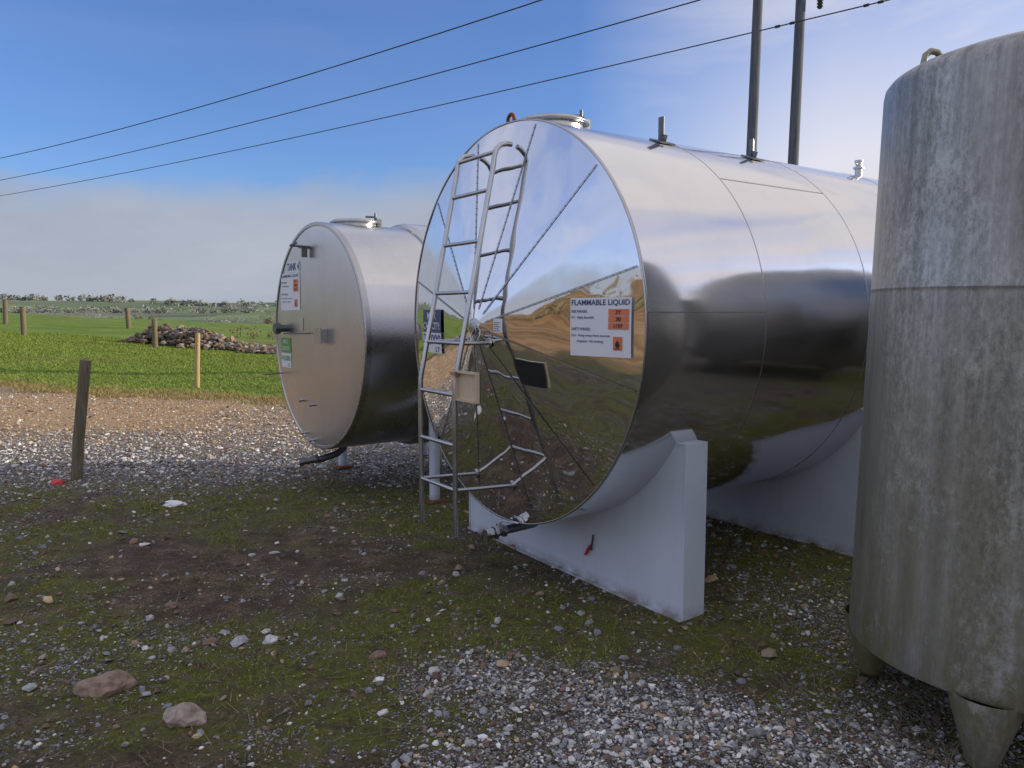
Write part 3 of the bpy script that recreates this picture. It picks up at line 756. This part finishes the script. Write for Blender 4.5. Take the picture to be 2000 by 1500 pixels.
def tree(x,y,h,mat,label):
    rt=root('tree',(x,y,H(x,y)),0,label,'tree','trees dotted across the distant fields')
    mb=MB(); mb.tube([(0,0,-.3),(h*.01,0,h*.25),(h*.03,h*.01,h*.6)],[h*.03,h*.02,h*.008],8)
    for i in range(12):
        a=random.uniform(0,6.28); z=h*random.uniform(.15,.5); l=h*random.uniform(.2,.42)
        mb.tube([(0,0,z),(math.cos(a)*l*.5,math.sin(a)*l*.5,z+l*.45),(math.cos(a)*l,math.sin(a)*l,z+l*.9)],[h*.012,h*.007,h*.003],5)
    mb.obj('trunk',[mat],rt)
    cs=[];rs=[]
    for i in range(26):
        a=random.uniform(0,6.28); zz_=random.uniform(.10,.92); q=random.uniform(0,.48)*h*math.sqrt(max(.05,1-((zz_-.42)/.55)**2)); cs.append((math.cos(a)*q,math.sin(a)*q,h*zz_)); s=h*random.uniform(.07,.17); rs.append((s,s,s*.8))
    Vv,Ff=leafcloud(cs,rs,50,h*.018); o=npmesh('crown',Vv,Ff,mat); o.parent=rt
for (x,y,h) in((-95,175,6.0),(-99,182,7),(-103,180,6.4),(-108,178,5),(-91,173,5.2),(-92,190,6.5),(-60,120,3.4),(-47,118,3.4),(-30,95,2.6),(-22,90,2.4),(-34,112,3.2),(-42,126,3.6),(-150,240,6),(-144,240,5),(-68,190,5.6),(-50,200,5.5),(-62,230,6)):
    tree(x,y,h,M['leaf2'] if y>110 else M['leaf'],'bare winter tree in a distant field')
def barn(name,x,y,w,d,h,rh,rz,wall,roof,label):
    rt=root(name,(x,y,H(x,y)),rz,label,'shed')
    mb=MB(); mb.box((0,0,h/2-.5),(w,d,h+1))
    mb.add([(-w/2,-d/2,h),(-w/2,d/2,h),(-w/2,0,h+rh)],[(0,2,1)]); mb.add([(w/2,-d/2,h),(w/2,d/2,h),(w/2,0,h+rh)],[(0,1,2)])
    mb.obj('wall',[wall],rt)
    mb=MB()
    for s in(-1,1):
        n=24
        for i in range(n):
            xa=-w/2-.2+(w+.4)*i/n; xb=-w/2-.2+(w+.4)*(i+1)/n; zz=.04*(i%2)
            mb.add([(xa,s*(d/2+.3),h-.1+zz),(xb,s*(d/2+.3),h-.1+.04-zz),(xb,0,h+rh+.05+.04-zz),(xa,0,h+rh+.05+zz)],[(0,1,2,3)])
    mb.obj('roof',[roof],rt)
    mb=MB(); mb.box((0,-d/2-.03,h*.35),(w*.2,.06,h*.7)); mb.obj('door',[M['darksteel']],rt)
wall=simple('shed_wall',(.28,.26,.23),.7); roof=simple('shed_roof',(.2,.21,.22),.6); wh=simple('white_render',(.66,.66,.64),.7)
barn('shade_shed',17,-.6,12,26,2.9,.9,0,wall,roof,'long low grey shed out of view, added to shade the yard')  # unseen shed, added to throw shade over the near ground
barn('farmhouse',-62,-14,9,6,2.6,1.8,.8,wh,roof,'white farmhouse on the bank across the yard')
barn('farmhouse',-80,290,7,4,2.2,1.2,.2,wh,roof,'small white farm building far across the valley')

# ------------------------------------------------------------ H POLE + wires
UP=root('utility_pole',(7.3,22.3,0),0,'twin wooden utility poles with a crossarm and insulators','utility pole')
for x,y in((-.55,.1),(.58,-.1)):
    mb=MB(); mb.tube([(x,y,-.3),(x+.04,y,4),(x+.10,y,8),(x+.15,y,11.4)],[.16,.15,.14,.13],16); mb.obj('pole',[M['polewood']],UP)
mb=MB(); mb.box((.1,-.02,11.05),(3.4,.14,.18)); mb.obj('crossarm',[M['polewood']],UP)
for x,z in((-1.45,11.9),(.0,11.9),(1.24,10.36)):
    mb=MB(); mb.tube([(x,-.12,z),(x,-.12,z+(.65 if z<11 else -.8))],.02,8)
    mb.lathe([(-.42,.001),(-.42,.05),(-.36,.09),(-.34,.05),(-.28,.09),(-.26,.05),(-.20,.09),(-.18,.04),(-.02,.02)],'z',(x,-.12,z+.05),16,0,False)
    mb.obj('insulator',[M['ceramic']],UP)
def wire(p0,p1,sag,ext,beads=()):
    p0=Vector(p0);p1=Vector(p1);mb=MB();P=[]
    def at(t_):
        p=p0.lerp(p1,t_); p.z-=4*sag*t_*(1-t_); return p
    for i in range(61): P.append(at(-ext+(1+2*ext)*i/60))
    mb.tube(P,.017,6)
    for b_ in beads: mb.tube([at(b_-.0012),at(b_+.0012)],.04,8)
    o=mb.obj('power_line',[M['cable']]); top(o,'dark overhead power cable sagging across the sky','power line','overhead power cables'); return o
wire((-27.4,41.1,9.5),(.78,20.3,9.5),.28,.35)
wire((-31.9,47.8,9.5),(4.8,20.3,9.5),.30,.3)
wire((-36,54,9.5),(9.6,20.3,9.5),.30,.25,(.950,.957,.990,.996))

# ------------------------------------------------------------ WORLD + SUN
EL=13.0; AZ=8.0
sd=Vector((math.cos(rad(EL))*math.cos(rad(AZ)),math.cos(rad(EL))*math.sin(rad(AZ)),math.sin(rad(EL))))
ld=bpy.data.lights.new('sun','SUN'); ld.energy=5; ld.angle=rad(.6); ld.color=(1,.84,.60)
lo=bpy.data.objects.new('sun',ld); COL.objects.link(lo); lo.rotation_euler=(-sd).to_track_quat('-Z','Y').to_euler()
w=bpy.data.worlds.new('World'); scene.world=w; w.use_nodes=True; nt=w.node_tree
bg=nt.nodes['Background']; out=nt.nodes['World Output']
sky=nt.nodes.new('ShaderNodeTexSky'); sky.sky_type='NISHITA'; sky.sun_disc=False
sky.sun_elevation=rad(EL); sky.sun_rotation=rad(90-AZ); sky.air_density=1.0; sky.dust_density=.6; sky.ozone_density=2.5
skc=mixc(nt,1.0,sky.outputs[0],(.80,1.08,1.66),'MULTIPLY')
L(nt,skc,bg.inputs['Color']); bg.inputs['Strength'].default_value=.122
tc=nt.nodes.new('ShaderNodeTexCoord'); sx=nt.nodes.new('ShaderNodeSeparateXYZ'); L(nt,tc.outputs['Generated'],sx.inputs[0])
def wmap(s,r=(0,0,0)):
    mp=nt.nodes.new('ShaderNodeMapping'); mp.inputs['Scale'].default_value=s; mp.inputs['Rotation'].default_value=r; L(nt,tc.outputs['Generated'],mp.inputs['Vector']); return mp.outputs['Vector']
n1=tnoise(nt,wmap((1,1,2.2)),3.6,8,.58,.2)
zz=math_(nt,'ADD',sx.outputs['Z'],math_(nt,'MULTIPLY',math_(nt,'SUBTRACT',n1,.5),-.13))
bank=ramp(nt,zz,[(.115,1),(.140,.72),(.172,0)])
lf=ramp(nt,math_(nt,'ADD',math_(nt,'MULTIPLY',sx.outputs['X'],.5),.5),[(.44,1),(.62,.3)])
bank=math_(nt,'MULTIPLY',math_(nt,'MULTIPLY',bank,lf),.96)
n2=tnoise(nt,wmap((1.0,1.0,4.5),(0,rad(24),0)),2.0,7,.55,.5)
wsp=ramp(nt,n2,[(.30,.25),(.60,1)])
xx=math_(nt,'ADD',math_(nt,'MULTIPLY',sx.outputs['X'],.5),.5)
rt_=ramp(nt,xx,[(.54,.05),(.64,.62),(.74,1)])
wsp=math_(nt,'MULTIPLY',math_(nt,'MULTIPLY',wsp,rt_),.95)
lowr=math_(nt,'MULTIPLY',ramp(nt,sx.outputs['Z'],[(.14,.9),(.44,0)]),ramp(nt,xx,[(.54,0),(.68,1)]))
wsp=math_(nt,'MAXIMUM',wsp,lowr)
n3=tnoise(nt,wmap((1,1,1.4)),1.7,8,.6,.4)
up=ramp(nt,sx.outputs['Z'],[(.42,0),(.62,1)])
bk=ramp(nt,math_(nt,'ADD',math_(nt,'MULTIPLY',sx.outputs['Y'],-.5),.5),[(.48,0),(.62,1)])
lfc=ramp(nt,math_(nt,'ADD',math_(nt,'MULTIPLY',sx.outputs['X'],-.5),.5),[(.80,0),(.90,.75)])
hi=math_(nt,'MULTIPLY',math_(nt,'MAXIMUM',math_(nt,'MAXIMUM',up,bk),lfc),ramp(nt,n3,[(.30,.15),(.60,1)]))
b2=nt.nodes.new('ShaderNodeBackground'); b2.inputs['Strength'].default_value=1
L(nt,ramp(nt,tnoise(nt,wmap((1,1,3)),2.5,6,.6),[(.3,(.35,.39,.48)),(.7,(.47,.50,.58))]),b2.inputs['Color'])
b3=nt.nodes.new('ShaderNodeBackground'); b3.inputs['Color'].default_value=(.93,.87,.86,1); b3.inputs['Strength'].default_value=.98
b4=nt.nodes.new('ShaderNodeBackground'); b4.inputs['Color'].default_value=(.90,.90,1.0,1); b4.inputs['Strength'].default_value=.90  # bright cloud overhead, behind and far left, unseen, added as ambient fill
m0=nt.nodes.new('ShaderNodeMixShader');m1=nt.nodes.new('ShaderNodeMixShader'); m2=nt.nodes.new('ShaderNodeMixShader')
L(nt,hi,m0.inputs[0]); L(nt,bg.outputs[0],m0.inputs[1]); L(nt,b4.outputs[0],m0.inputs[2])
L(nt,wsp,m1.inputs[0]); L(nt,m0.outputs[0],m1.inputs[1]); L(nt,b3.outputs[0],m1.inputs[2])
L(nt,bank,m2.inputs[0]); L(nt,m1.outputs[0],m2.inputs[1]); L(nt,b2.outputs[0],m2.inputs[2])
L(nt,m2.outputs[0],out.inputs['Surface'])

cam=bpy.data.cameras.new('camera'); cam.lens=27; cam.sensor_width=36; cam.clip_end=6000; cam.clip_start=.05
co=bpy.data.objects.new('camera',cam); COL.objects.link(co); co.location=(0,0,1.6); co.rotation_euler=(rad(90-5.33),0,0)
scene.camera=co
